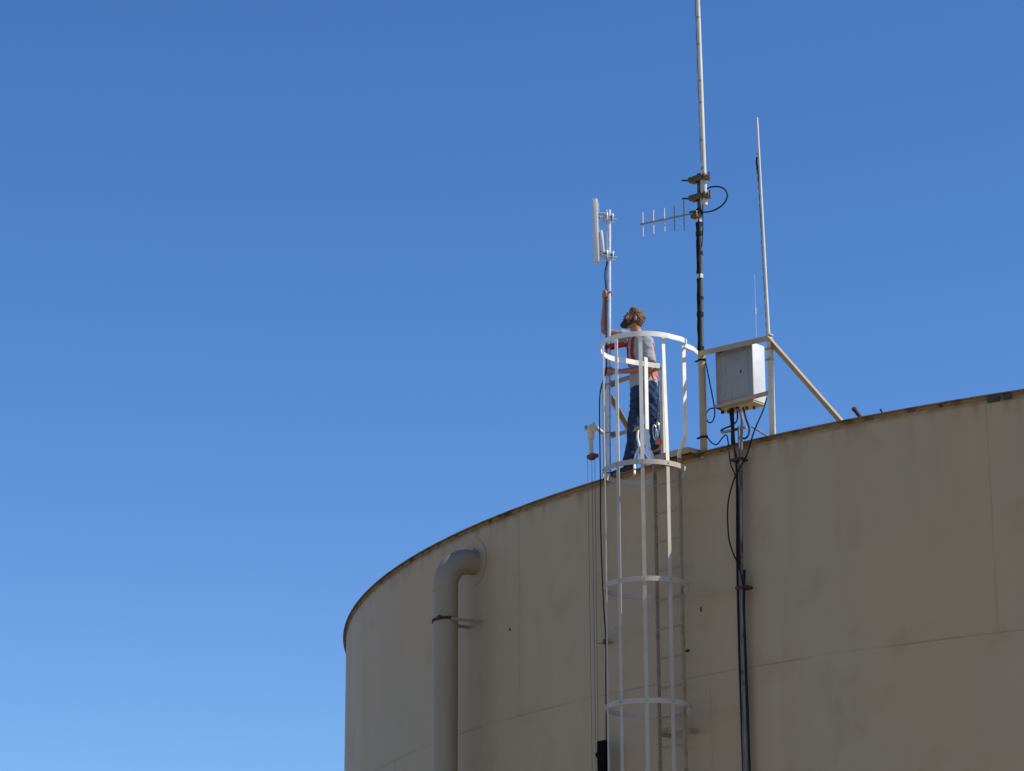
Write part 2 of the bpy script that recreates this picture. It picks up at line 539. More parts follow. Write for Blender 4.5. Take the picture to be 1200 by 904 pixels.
arc = [T(Sx, 0.003, -0.41) + pt * (math.cos(a) * 0.178) + UP * (math.sin(a) * 0.178) for a in [rad(x) for x in range(0, 360, 10)]]
mb.strip(arc, lambda i: (arc[i] - T(Sx, 0.003, -0.41)), 0.16, 0.003, closed=True)
mb.build('reinforcing_pad', M['seam'], op)

# ------------------------------------------------------------------ caged ladder
lt, ln, _ = axes(0)
def L(t, n, z):
    """straight frame at the ladder: t along the wall, n out, z above the rim"""
    return T(0, 0, 0) + lt * t + ln * n + UP * z
lad = thing('caged_ladder', 'white caged ladder up the tank wall ending in a walk through cage', 'ladder', L(0, 0.18, -ZR))
RT0, RT1 = -0.195, 0.140
for t0, flare in ((RT0, -0.272), (RT1, 0.246)):
    MB().strip([L(t0, 0.18, 0.35 - ZR), L(t0, 0.18, -4), L(t0, 0.18, -0.06)], ln, 0.05, 0.011).build('rail', M['ladder'], lad)
    MB().strip([L(t0, 0.18, -0.058), L(t0, 0.18, -0.02), L(flare, 0.20, 0.15), L(flare, 0.20, 0.6), L(flare, 0.20, 1.085)], ln, 0.05, 0.011).build('rail_extension', M['white'], lad)
rb = MB().tube([L(RT0 + 0.006, 0.18, -1.755), L(RT1 - 0.006, 0.18, -1.755)], 0.0105, 10)
rung = rb.build('rung', M['ladder'], lad, smooth=True)
for k in range(-21, 6):
    if k == 0: continue
    c = rung.copy()
    c.parent = lad
    c.location = rung.location + UP * (k * 0.295)
    C.objects.link(c)
for z in (-2.79, -5.2, -7.6):
    for t0 in (RT0, RT1):
        MB().box(L(t0, 0.088, z), (lt, ln, UP), (0.012, 0.176, 0.045)).build('standoff', M['ladder'], lad)
MB().box(L((RT0 + RT1) / 2, 0.165, -2.76), (lt, ln, UP), (RT1 - RT0 - 0.014, 0.008, 0.045)).build('cross_plate', M['ladder'], lad)
HC, HR = 0.545, 0.415
def hoop_pt(a, z, r=HR):
    return L(r * math.cos(a), HC + r * math.sin(a), z)
for z in (-0.25, -1.42, -2.61, -3.80, -4.99, -6.18):
    a0, a1 = math.radians(-62), math.radians(242)
    n_ = 60
    pts = [L(RT1 + 0.01, 0.175, z)] + [hoop_pt(lerp(a0, a1, k / n_), z) for k in range(n_ + 1)] + [L(RT0 - 0.01, 0.175, z)]
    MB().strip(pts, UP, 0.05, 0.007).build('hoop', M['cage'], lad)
# top hoop sweeps back to the guardrail posts on both sides
pts = [T(-0.262, 0.0, 1.035), L(-0.325, 0.12, 1.04), L(-0.38, 0.25, 1.045)] + [hoop_pt(rad(x), 1.062 - 0.03 * abs(math.cos(rad(x))) ** 3 * (1 if x > 90 else 0), 0.42) for x in range(200, -1, -5)] + [L(0.425, 0.43, 1.065), L(0.405, 0.33, 1.066)]
MB().strip(spline(pts, 2), UP, 0.052, 0.007).build('hoop', M['white'], lad)
MB().strip([L(0.398, 0.36, 1.030), L(0.36, 0.18, 1.035), T(0.281, 0.03, 1.045)], UP, 0.048, 0.008).build('tie_arm', M['white'], lad)
MB().strip([L(0.246, 0.205, 1.062), L(0.375, 0.235, 1.043)], UP, 0.03, 0.008).build('tie_arm', M['white'], lad)
def bar(a_deg, top, rr=HR - 0.009, lean=0.0):
    a = rad(a_deg)
    tang = lt * -math.sin(a) + ln * math.cos(a)
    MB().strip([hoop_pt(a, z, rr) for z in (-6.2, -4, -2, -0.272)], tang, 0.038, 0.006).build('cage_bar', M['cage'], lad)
    MB().strip([hoop_pt(a, -0.271, rr), hoop_pt(a, top, rr) + lt * lean], tang, 0.038, 0.006).build('cage_bar', M['white'], lad)
bar(87, 1.05); bar(50, 1.05); bar(13, 1.05, lean=-0.03); bar(122, 1.04)
for a_deg in (13, 50, 87, 122):
    for z in (-0.25, -1.42, -2.61, -3.80, -4.99, -6.18):
        a = rad(a_deg)
        MB().tube([hoop_pt(a, z, HR + 0.003), hoop_pt(a, z, HR + 0.011)], 0.008, 6).build('bolt', M['ladder'], lad)

# ------------------------------------------------------------------ guardrails
gl = thing('guardrail', 'short tan guardrail in front of the man, left of the cage', 'guardrail', T(-0.69, -0.03, 0), 'rim guardrails')
def post_angle(s, z0, z1, par, m='tan', w=0.05, flip=1):
    t_, n_, _ = axes(s)
    c = T(s, -0.03, 0)
    a = T(s, -0.03, z0) - t_ * (w / 2 * flip) + n_ * 0.02
    b = T(s, -0.03, z1) - t_ * (w / 2 * flip) + n_ * 0.02
    return MB().angle_iron(a, b, t_ * flip, -n_, w, 0.006).build('post', M[m], par)
post_angle(-1.108, -0.05, 1.03, gl)
post_angle(-0.262, -0.05, 1.03, gl, 'cream', 0.04, -1)
t_, n_, _ = axes(-0.69)
MB().angle_iron(T(-1.14, -0.005, 1.045), T(-0.25, -0.005, 1.045), -UP, -n_, 0.05, 0.006).build('top_rail', M['tan'], gl)
MB().angle_iron(T(-1.082, -0.02, 0.475), T(-0.29, -0.02, 0.475), -UP, -n_, 0.042, 0.006).build('mid_rail', M['tan'], gl)
MB().angle_iron(T(-1.13, -0.065, 1.0), T(-1.13, -0.83, 0.055), t_, -UP, 0.042, 0.006).build('brace', M['tan'], gl)
gr = thing('guardrail', 'tan guardrail frame around the grey equipment cabinet with a long sloping brace', 'guardrail', T(0.72, -0.03, 0), 'rim guardrails')
MB().tube([T(0.283, -0.03, -0.06), T(0.283, -0.03, 1.075)], 0.037, 20).build('post', M['tan'], gr, smooth=True)
post_angle(1.145, -0.05, 1.03, gr, 'cream', 0.045, -1)
t_, n_, _ = axes(0.72)
MB().angle_iron(T(0.30, 0.015, 1.065), T(1.16, 0.0, 1.045), -UP, -n_, 0.055, 0.006).build('top_rail', M['tan'], gr)
MB().angle_iron(T(1.15, -0.03, 1.045), T(1.87, -0.325, 0.03), -UP - t_, n_, 0.06, 0.006).build('brace', M['tan'], gr)
MB().angle_iron(T(0.40, -0.07, 0.455), T(1.125, -0.06, 0.465), UP, -n_, 0.035, 0.005).build('cabinet_support', M['tan'], gr)
MB().box(T(1.145, -0.03, 1.056), axes(1.145), (0.055, 0.055, 0.010)).build('cap_plate', M['cream'], gr)
# landing plate between the rails
lp = thing('landing_plate', 'small tan steel landing plate on the rim behind the ladder top', 'platform', T(0.02, 0.04, 0))
t_, n_, _ = axes(0.0)
MB().box(T(0.0, 0.02, 0.034), (t_, n_, UP), (0.50, 0.30, 0.012)).build('tread', M['tan'], lp)
MB().angle_iron(T(-0.25, 0.172, 0.028), T(0.25, 0.172, 0.028), -n_, -UP, 0.05, 0.006).build('edge_angle', M['tan'], lp)
for sg in (-1, 1):
    MB().box(T(sg * 0.24, 0.09, 0.01), (t_, n_, UP), (0.008, 0.155, 0.034)).build('bracket', M['tan'], lp)

# ------------------------------------------------------------------ panel antenna on its pole
P0, P1 = T(-0.975, 0.062, -0.03), T(-0.915, 0.062, 2.905)
ap = thing('antenna_pole', 'bare galvanised steel pole the man holds, carrying the white panel antenna', 'pole', P0)
MB().tube([P0, lerp(P0, P1, 0.5), P1], 0.0275, 24).build('pole', M['galv'], ap, smooth=True)
for z in (0.46, 0.98, 0.03):
    f = (z + 0.03) / 2.935
    c = lerp(P0, P1, f)
    t_, n_, _ = axes(-0.95)
    mb = MB()
    arc = [c + t_ * (0.033 * math.cos(rad(x))) + n_ * (0.033 * math.sin(rad(x))) for x in range(-20, 201, 20)]
    mb.tube([arc[0] - n_ * 0.07] + arc + [arc[-1] - n_ * 0.07], 0.0055, 8)
    mb.box(c - n_ * 0.045, (t_, n_, UP), (0.10, 0.006, 0.035))
    mb.build('clamp', M['galv_dull'] if z > 0.4 else M['bronze'], ap, smooth=True)

pa = thing('panel_antenna', 'tall flat white panel antenna clamped near the top of the bare pole', 'antenna', W(0.888, 27.750, 10.201))
ctop, cbot = W(0.889, 27.750, 10.557), W(0.898, 27.750, 9.857)
up_ = (ctop - cbot).normalized()
fw = Vector((-0.985, 0.17, 0)); fw = (fw - up_ * fw.dot(up_)).normalized()
sdv = up_.cross(fw)
ctr = (ctop + cbot) / 2
hgt = (ctop - cbot).length
MB().box(ctr, (fw, sdv, up_), (0.052, 0.115, hgt), 0.006).build('radome', M['radome'], pa, smooth=True)
MB().box(ctr - fw * 0.029, (fw, sdv, up_), (0.010, 0.085, hgt * 0.94), 0.003).build('backplate', M['galv'], pa)
rt, rbm = W(0.948, 27.750, 10.211), W(0.966, 27.750, 9.962)
ru = (rt - rbm).normalized()
rf = (fw - ru * fw.dot(ru)).normalized()
MB().box((rt + rbm) / 2, (rf, ru.cross(rf), ru), (0.030, 0.075, (rt - rbm).length), 0.008).build('radio_unit', M['radome'], pa, smooth=True)
for y, rod in ((255, 1), (299, 0)):
    a = W(0.931, 27.750, 10.364) if y == 255 else W(0.930, 27.750, 9.943)
    f = (a.z - P0.z) / (P1.z - P0.z)
    pc = lerp(P0, P1, f)
    mb = MB()
    d = (pc - a)
    d.z = 0
    dl = d.length
    d.normalize()
    sx = d.cross(UP)
    mb.box(lerp(a, pc, 0.4), (d, sx, UP), (dl * 0.85, 0.05, 0.016))
    mb.box(lerp(a, pc, 0.4) + UP * 0.045, (d, sx, UP), (dl * 0.85, 0.05, 0.010))
    mb.box(pc - d * 0.030, (d, sx, UP), (0.016, 0.10, 0.085), 0.003)
    mb.box(pc + d * 0.033, (d, sx, UP), (0.014, 0.10, 0.070), 0.003)
    for sg in (-1, 1):
        for dz in (-0.022, 0.022):
            q = pc + sx * (sg * 0.04) + UP * dz
            mb.tube([q - d * 0.06, q + d * (0.085 if dz < 0 else 0.055)], 0.004, 8)
            mb.tube([q + d * 0.040, q + d * 0.049], 0.008, 6)
    mb.build('mounting_bracket', M['galv'], pa, smooth=True)

# ------------------------------------------------------------------ mast, whip antenna, yagi
m0, m1 = T(0.283, -0.03, 1.06), T(0.310, -0.03, 2.99)
ms = thing('antenna_mast', 'dark steel mast standing on the round guardrail post beside the cage', 'mast', m0)
MB().tube([m0, lerp(m0, m1, 0.5), m1], 0.0245, 20).build('pipe', M['mast'], ms, smooth=True)
tc_, nc_, _ = axes(0.3)
for f, h_ in ((0.02, 0.05), (0.55, 0.04), (0.30, 0.035), (0.78, 0.05)):
    c = lerp(m0, m1, f)
    o = MB().tube([c - UP * h_ / 2, c + UP * h_ / 2], 0.027, 18).build('tape_band', M['tape'], ms, smooth=True)
cb = MB()
for off, r_ in (((-0.020, 0.021), 0.012), ((0.010, 0.030), 0.011)):
    pts = []
    for k in range(40):
        f = k / 39
        pts.append(lerp(m0, m1, f * 0.80) + tc_ * (off[0] + 0.003 * math.sin(k * 0.9 + off[0] * 90)) + nc_ * (off[1] + 0.002 * math.sin(k * 1.3)))
    c_ = MB().tube(pts, r_, 10).build('coaxial_cable', M['black'], None, base=pts[0], smooth=True)
    tag(c_, 'black coaxial cable taped up the mast, the one on the left edge' if off[0] < -0.01 else 'black coaxial cable taped up the middle of the mast face', 'cable', 'coaxial cables on the mast')
for f in (0.21, 0.42, 0.66, 0.735):
    c = lerp(m0, m1, f) + nc_ * 0.010 - tc_ * 0.004
    MB().tube([c - UP * 0.022, c + UP * 0.022], 0.036, 18).build('tape_band', M['silver_tape'] if f in (0.42, 0.735) else M['tape'], ms, smooth=True)
w0, w1 = T(0.385, -0.02, 2.62), T(0.328, -0.03, 6.6)
wh = thing('whip_antenna', 'tall weathered white whip antenna clamped to the dark mast, rising out of view', 'antenna', w0)
MB().tube([w0, lerp(w0, w1, 0.25), lerp(w0, w1, 0.5), w1], [0.026, 0.0245, 0.0225, 0.015], 20).build('whip', M['fibre'], wh, smooth=True)
for k in range(9):
    f = 0.11 + 0.085 * k + random.uniform(-0.02, 0.02)
    c = lerp(w0, w1, f)
    MB().tube([c - UP * 0.012 - tc_ * 0.004, c + UP * 0.012 - tc_ * 0.004], 0.0295 - 0.006 * f, 12).build('tie_band', M['galv_dull'], wh, smooth=True)
pts = [lerp(w0, w1, 0.12 + 0.8 * k / 40) - tc_ * (0.021 - 0.004 * math.sin(k * 1.7)) + nc_ * 0.016 for k in range(41)]
MB().tube(pts, 0.006, 8).build('grounding_wire', M['galv_dull'], wh, smooth=True)
for z in (2.915, 2.715):
    c = T(0.345, 0.0, z)
    cl = thing('mast_clamp', ('upper' if z > 2.8 else 'lower') + ' of two dark clamps with long bolts joining whip antenna and mast', 'clamp', c, 'mast clamps')
    MB().box(c - tc_ * 0.085 + nc_ * 0.02, (tc_, nc_, UP), (0.055, 0.10, 0.055), 0.010).build('jaw', M['bronze'], cl, smooth=True)
    MB().box(c + tc_ * 0.085, (tc_, nc_, UP), (0.035, 0.10, 0.060), 0.008).build('jaw', M['bronze'], cl, smooth=True)
    MB().box(c + nc_ * 0.045 - tc_ * 0.01, (tc_, nc_, UP), (0.15, 0.030, 0.062), 0.008).build('clamp_body', M['bronze'], cl, smooth=True)
    for a_, b_, r_ in ((c - tc_ * 0.21 + nc_ * 0.04 + UP * 0.030, c - tc_ * 0.09 + nc_ * 0.04 - UP * 0.002, 0.010), (c - tc_ * 0.13 - nc_ * 0.03 + UP * 0.050, c - tc_ * 0.06 - nc_ * 0.03 + UP * 0.035, 0.006), (c + tc_ * 0.09 + nc_ * 0.03, c + tc_ * 0.125 + nc_ * 0.03, 0.009), (c + tc_ * 0.118 - UP * 0.03, c + tc_ * 0.122 + UP * 0.045, 0.008)):
        MB().tube([a_, b_], r_, 8).build('bolt', M['rust_dark'], cl, smooth=True)
# yagi: boom runs out to the left of the mast
yb1 = T(0.31, 0.045, 2.54)
yb0 = W(1.334, 27.220, 10.087)
ya = thing('yagi_antenna', 'small yagi antenna with five upright rods pointing left from the mast', 'antenna', yb1)
MB().tube([yb1, yb0], 0.0095, 12).build('boom', M['boom'], ya, smooth=True)
bd = (yb0 - yb1)
for px, ya0, ya1, dark in ((W(1.360, 27.205, 10.087), 0.128, 0.140, 0), (W(1.467, 27.140, 10.087), 0.13, 0.135, 0), (W(1.577, 27.074, 10.087), 0.138, 0.135, 0), (W(1.677, 27.014, 10.087), 0.125, 0.150, 1), (W(1.772, 26.957, 10.087), 0.160, 0.168, 1)):
    MB().tube([px + UP * ya0, px - UP * ya1], 0.0075 if not dark else 0.0065, 8).build('element', M['alu'] if not dark else M['boom'], ya, smooth=True)
mb = MB()
mb.box(yb1 - tc_ * 0.02 - nc_ * 0.02 - UP * 0.01, (tc_, nc_, UP), (0.085, 0.07, 0.075), 0.01)
mb.box(yb1 - tc_ * 0.055 - nc_ * 0.02 + UP * 0.030, (tc_, nc_, UP), (0.06, 0.05, 0.012))
mb.build('boom_clamp', M['bronze'], ya, smooth=True)
pts = spline([yb1 + nc_ * 0.02, W(2.010, 26.900, 10.103), W(2.089, 26.900, 10.126), W(2.168, 26.880, 10.175), W(2.214, 26.870, 10.250), W(2.201, 26.870, 10.325), W(2.141, 26.870, 10.365), W(2.058, 26.880, 10.369), W(1.996, 26.880, 10.339), W(1.969, 26.880, 10.306), W(1.960, 26.900, 10.230)], 6)
c_ = MB().tube(pts, 0.0085, 10).build('coaxial_cable', M['black'], None, base=pts[0], smooth=True)
tag(c_, 'black coaxial cable looping out in a wide ring right of the mast clamps', 'cable', 'coaxial cables on the mast')
pts = spline([W(1.962, 26.880, 10.194), W(1.961, 26.880, 10.036), W(1.954, 26.880, 9.850), W(1.940, 26.900, 9.718)], 6)
c_ = MB().tube(pts, 0.005, 8).build('thin_cable', M['black'], None, base=pts[0], smooth=True)
tag(c_, 'thin dark cable dropping from the yagi clamp down the mast', 'cable')

# ------------------------------------------------------------------ right hand pole
r0, r1 = T(1.135, -0.03, 1.0), T(1.075, -0.03, 3.40)
rp = thing('whip_antenna', 'thin leaning white whip antenna rising from the guardrail corner behind the cabinet', 'antenna', r0)
MB().tube([T(1.138, -0.035, 0.70), r0, lerp(r0, r1, 0.5), r1], [0.019, 0.018, 0.0155, 0.012], 16).build('whip', M['fibre'], rp, smooth=True)
pts = []
for k in range(60):
    f = 0.02 + 0.80 * k / 59
    b_ = 0.017 + 0.012 * max(0, math.sin((f - 0.74) * 30)) * (1 if f > 0.74 else 0) + 0.003 * math.sin(k * 2.1)
    pts.append(lerp(r0, r1, f) - axes(1.1)[0] * b_ + axes(1.1)[1] * 0.004)
MB().tube(pts, [0.005 + (0.005 if k > 50 else 0) for k in range(60)], 8).build('feed_cable', M['tape'], rp, smooth=True)
for f in (0.12, 0.22, 0.33, 0.41, 0.5, 0.58, 0.69, 0.755, 0.835):
    c = lerp(r0, r1, f) - axes(1.1)[0] * 0.008
    MB().tube([c - UP * 0.007, c + UP * 0.007], 0.0185, 12).build('tie_band', M['galv_dull'], rp, smooth=True)
for z in (0.80, 0.91):
    MB().box(T(1.138, -0.03, z), axes(1.138), (0.070, 0.075, 0.018), 0.004).build('clamp', M['tan'], rp)
# tiny whip above the cabinet
v0, v1 = T(0.86, -0.2, 1.07), W(2.460, 26.750, 9.368)
tw = thing('thin_whip_antenna', 'hair thin short whip with a white ferrule standing above the cabinet', 'antenna', v0)
MB().tube([v0, v1], [0.0022, 0.0015], 6).build('wire', M['radome'], tw)
MB().tube([lerp(v0, v1, 0.42), lerp(v0, v1, 0.52)], 0.006, 8).build('ferrule', M['radome'], tw, smooth=True)

# ------------------------------------------------------------------ equipment cabinet
ct, cn, _ = axes(0.60)
cc = T(0.640, -0.215, 0.762)
cab = thing('equipment_cabinet', 'weathered grey steel equipment cabinet hung inside the guardrail frame', 'cabinet', T(0.640, -0.215, 0.45))
MB().box(cc, (ct, cn, UP), (0.455, 0.200, 0.605), 0.006).build('body', M['cabinet_side'], cab, smooth=True)
MB().box(cc + cn * 0.1065, (ct, cn, UP), (0.470, 0.012, 0.620), 0.004).build('door', M['cabinet'], cab, smooth=True)
for x, w_ in ((-0.19, 0.02), (-0.155, 0.02), (0.14, 0.06)):
    MB().box(cc + cn * 0.118 + ct * x + UP * 0.285, (ct, cn, UP), (w_, 0.012, 0.028), 0.002).build('latch', M['rust_dark'], cab)
MB().box(cc + cn * 0.114 + ct * 0.085 + UP * 0.02, (ct, cn, UP), (0.012, 0.006, 0.035), 0.001).build('keyhole_cover', M['rust_dark'], cab)
MB().box(cc - UP * 0.312, (ct, cn, UP), (0.44, 0.21, 0.018), 0.003).build('bottom_plate', M['tan'], cab)
for dx, dn, rr in ((-0.20, 0.06, 0.018), (-0.09, 0.05, 0.026), (-0.02, 0.05, 0.020), (0.06, 0.0, 0.016), (0.12, -0.04, 0.015), (-0.15, 0.03, 0.016)):
    c = cc + ct * dx + cn * dn - UP * 0.321
    MB().tube([c, c - UP * 0.028], rr, 12).build('cable_gland', M['black'] if rr > 0.016 else M['bronze'], cab, smooth=True)

# ------------------------------------------------------------------ conduit run down the wall
cd = thing('conduit', 'grey steel conduit running down the tank wall below the cabinet', 'conduit', T(0.80, 0.085, -ZR + 0.4))
pts = spline([T(0.626, -0.140, 0.414), T(0.761, -0.020, 0.343), T(0.860, 0.080, 0.231), T(0.866, 0.100, 0.094)], 6) + [T(0.839, 0.085, -0.203), T(0.806, 0.085, -1.485), T(0.798, 0.085, -2.323), T(0.796, 0.085, -3.261), T(0.80, 0.085, 0.4 - ZR)]
MB().tube(pts, 0.0150, 16).build('pipe', M['conduit'], cd, smooth=True)
pts = [T(0.816, 0.080, 0.152), T(0.812, 0.080, -0.197), T(0.779, 0.080, -1.480), T(0.767, 0.080, -3.257), T(0.775, 0.08, 0.4 - ZR)]
MB().tube(pts, 0.009, 12).build('thin_conduit', M['conduit'], cd, smooth=True)
for z, sc in ((-0.185, 0.795), (-1.475, 0.81), (-3.45, 0.80), (-5.2, 0.79), (-7.0, 0.79)):
    MB().box(T(sc, 0.095, z), axes(sc), (0.13, 0.045, 0.028), 0.004).build('clamp', M['rust_dark'], cd)
    MB().box(T(sc, 0.035, z), axes(sc), (0.13, 0.07, 0.022)).build('standoff', M['rust_dark'], cd)
mb = MB()
mb.box(T(0.711, 0.020, 0.150), axes(0.8), (0.30, 0.04, 0.018))
mb.tube([T(0.918, 0.000, 0.149), T(1.075, -0.050, 0.025)], 0.010, 8)
mb.build('bracket', M['galv_dull'], cd)
def cable(pts, r, label, mat='black', name='cable', group='black cables around the cabinet and conduit', n=7):
    p = spline(pts, n)
    return tag(MB().tube(p, r, 10).build(name, M[mat], None, base=p[0], smooth=True), label, 'cable', group)
cable([T(0.588, -0.120, 0.426), T(0.674, -0.020, 0.290), T(0.746, 0.080, 0.122), T(0.773, 0.100, -0.019), T(0.792, 0.100, -0.240), T(0.771, 0.075, -0.535), T(0.753, 0.075, -1.134), T(0.747, 0.075, -1.559), T(0.747, 0.075, -2.315), T(0.753, 0.075, -3.255), T(0.757, 0.075, -4.032)], 0.0125, 'thick black cable running straight down the left edge of the conduit')
cable([T(0.843, 0.085, -1.304), T(0.850, 0.110, -1.496), T(0.823, 0.085, -1.741), T(0.821, 0.075, -2.325), T(0.829, 0.075, -3.264), T(0.85, 0.075, -8.6)], 0.012, 'black cable on the right edge of the lower conduit')
cable([T(1.038, -0.100, 0.438), T(1.022, -0.050, 0.298), T(0.984, 0.050, 0.082), T(0.925, 0.100, -0.153), T(0.869, 0.120, -0.259), T(0.797, 0.140, -0.380), T(0.736, 0.150, -0.544), T(0.706, 0.150, -0.711), T(0.712, 0.150, -0.969), T(0.751, 0.140, -1.128), T(0.796, 0.110, -1.267), T(0.820, 0.100, -1.405), T(0.832, 0.090, -1.574), T(0.822, 0.085, -2.076), T(0.823, 0.080, -2.822), T(0.832, 0.080, -3.718)], 0.0075, 'black cable that bows out left of the conduit below its top clamp')
cable([T(0.382, 0.030, 0.135), T(0.451, 0.050, 0.064), T(0.524, 0.060, 0.029), T(0.590, 0.060, 0.078), T(0.645, 0.060, 0.102), T(0.684, 0.080, 0.003), T(0.719, 0.100, -0.209), T(0.760, 0.090, -0.328), T(0.796, 0.090, -0.500), T(0.788, 0.090, -1.057), T(0.780, 0.090, -1.295)], 0.0065, 'thin black cable sagging from the round post to the conduit')
cable([T(0.375, 0.020, 0.924), T(0.391, -0.020, 0.705), T(0.385, -0.080, 0.504), T(0.392, -0.080, 0.387), T(0.351, -0.080, 0.324), T(0.295, -0.080, 0.344), T(0.281, -0.080, 0.418), T(0.322, -0.080, 0.464), T(0.400, -0.080, 0.461), T(0.461, -0.100, 0.439)], 0.0065, 'thin black cable with a loop at the lower left corner of the cabinet')
cable([T(0.652, -0.120, 0.387), T(0.703, -0.050, 0.273), T(0.671, -0.020, 0.220), T(0.573, -0.020, 0.204), T(0.534, 0.000, 0.181), T(0.625, 0.020, 0.154), T(0.790, 0.040, 0.139)], 0.0085, 'black cable kinked sharply left under the cabinet')
cable([T(0.729, -0.120, 0.407), T(0.788, -0.080, 0.280), T(0.856, -0.040, 0.152), T(0.873, 0.000, 0.070), T(0.860, 0.040, 0.029), T(0.834, 0.060, 0.039)], 0.010, 'black cable hooking down to the right of the white conduit elbow')
cable([T(0.591, -0.100, 0.377), T(0.681, 0.000, 0.196), T(0.719, 0.050, 0.002)], 0.021, 'thick black sleeve hanging straight down under the cabinet')
for z in (0.975, 0.165):
    t_, n_, _ = axes(0.283)
    c = T(0.283, -0.03, z)
    o = thing('post_clamp', ('upper' if z > 0.5 else 'lower') + ' black band clamp on the round tan guardrail post', 'clamp', c, 'band clamps on the round post')
    MB().tube([c - UP * 0.010, c + UP * 0.010], 0.044, 18).build('band', M['black'], o, smooth=True)
    MB().box(c + n_ * 0.02, (t_, n_, UP), (0.135, 0.02, 0.016), 0.002).build('bolt', M['black'], o)

# ------------------------------------------------------------------ level gauge
gp = thing('gauge_pulley', 'white painted pipe elbow with rusty outlet left of the guardrail', 'gauge head', T(-1.142, 0.140, 0.521))
mb = MB()
e0 = T(-1.136, 0.140, 0.528)
tg, ng, _ = axes(-1.2)
mb.tube([T(-1.10, 0.02, 0.50), T(-1.107, 0.100, 0.543), e0], 0.022, 14)
mb.ball(e0, 0.048)
mb.tube([e0, T(-1.153, 0.140, 0.422)], 0.036, 16)
mb.tube([e0 - tg * 0.045 - ng * 0.02, e0 + tg * 0.045 + ng * 0.02], 0.045, 16)
mb.build('elbow', M['cream'], gp, smooth=True)
MB().tube([e0 - tg * 0.075 + ng * 0.01 + UP * 0.03, e0 - tg * 0.03 + ng * 0.01 + UP * 0.02], 0.028, 14).build('plug', M['galv_dull'], gp, smooth=True)
MB().tube([e0 + UP * 0.035 + tg * 0.03, e0 + UP * 0.065 + tg * 0.035], 0.014, 10).build('nut', M['cream'], gp, smooth=True)
MB().tube([T(-1.153, 0.140, 0.431), T(-1.149, 0.140, 0.265)], 0.0235, 14).build('drop_pipe', M['cream'], gp, smooth=True)
mb = MB()
cq = T(-1.128, 0.140, 0.232)
mb.box(cq, (tg, ng, UP), (0.115, 0.07, 0.040), 0.006)
mb.box(cq - UP * 0.022 - tg * 0.01, (tg, ng, UP), (0.06, 0.05, 0.025), 0.006)
mb.build('outlet', M['rust'], gp)
for a, b, lab in ((T(-1.206, 0.140, 0.222), T(-1.186, 0.140, -3.846), 'thin gauge wire hanging leftmost from the rusty outlet'), (T(-1.141, 0.140, 0.208), T(-1.131, 0.140, -3.852), 'thin gauge wire hanging from the middle of the rusty outlet'), (T(-1.095, 0.140, 0.198), T(-1.097, 0.140, -3.856), 'thin gauge wire hanging rightmost from the rusty outlet')):
    tag(MB().tube([a, lerp(a, b, 0.5), b], 0.0022, 6).build('gauge_wire', M['wire'], None, base=b), lab, 'wire', 'gauge wires')
mb_ = thing('gauge_target', 'black oblong gauge target hanging low on the wall left of the ladder', 'gauge target', T(-1.025, 0.160, -3.486))
c = T(-1.014, 0.160, -3.147)
MB().box(c, (tg, ng, UP), (0.115, 0.045, 0.80), 0.006).build('board', M['matt_black'], mb_)
MB().tube([T(-1.071, 0.170, -2.859), T(-1.097, 0.170, -2.877), T(-1.072, 0.170, -2.910)], 0.012, 8).build('pointer', M['black'], mb_)
MB().box(T(-0.930, 0.150, -3.157), (tg, ng, UP), (0.008, 0.03, 0.80)).build('edge_strip', M['tan'], mb_)
p = spline([T(-0.909, 0.100, 2.325), T(-0.947, 0.100, 2.183), T(-0.932, 0.100, 1.961), T(-0.927, 0.110, 1.534), T(-0.934, 0.110, 1.163), T(-0.968, 0.110, 1.059), T(-1.012, 0.120, 0.938), T(-1.034, 0.120, 0.767), T(-1.025, 0.130, 0.349), T(-1.014, 0.140, -0.020), T(-1.018, 0.140, -0.562), T(-1.002, 0.140, -1.102), T(-0.983, 0.140, -1.459), T(-0.963, 0.140, -1.744), T(-0.960, 0.150, -2.164), T(-0.955, 0.160, -2.770)], 6)
tag(MB().tube(p, 0.0065, 8).build('cable', M['black'], None, base=p[-1], smooth=True), 'long black cable from the panel antenna down past the guardrail to the black target', 'cable')
cb_ = thing('cable_bracket', 'small rusty bracket holding the long black cable on the wall', 'bracket', T(-1.065, 0.070, -1.718))
MB().box(T(-1.065, 0.070, -1.727), axes(-0.95), (0.10, 0.14, 0.022), 0.004).build('arm', M['tan'], cb_)
MB().box(T(-0.963, 0.140, -1.744), axes(-0.95), (0.05, 0.03, 0.055), 0.006).build('clip', M['rust_dark'], cb_)

# ------------------------------------------------------------------ small things on the rim
for a, b, r_, lab in ((T(2.121, -0.080, 0.039), T(2.043, -0.100, 0.144), 0.020, 'short rusty pipe stub leaning left on the rim, the larger of two'), (T(2.364, -0.080, 0.040), T(2.336, -0.100, 0.083), 0.009, 'tiny rusty rod stub poking up on the rim, the smaller of two')):
    a2 = a - UP * 0.10
    st = thing('pipe_stub', lab, 'pipe stub', a2, 'rusty stubs on the rim')
    MB().tube([a2, a, b], r_, 12).build('stub', M['rust_dark'], st, smooth=True)
    MB().tube([b - (b - a) * 0.12, b + (b - a) * 0.02], r_ * 1.25, 12).build('collar', M['rust'], st, smooth=True)
for x, w_ in ((0, 0.075), (1, 0.05)):
    c = T(3.549, 0.020, -0.024) if x == 0 else T(3.683, 0.020, -0.020)
    tc = thing('rim_clip', ('wider' if x == 0 else 'narrower') + ' dark green clip tucked under the rim at far right', 'clip', c, 'dark clips under the rim')
    MB().box(c - UP * 0.02, axes(3.5), (w_ * 1.6, 0.03, 0.05), 0.006).build('clip', M['clip'], tc)
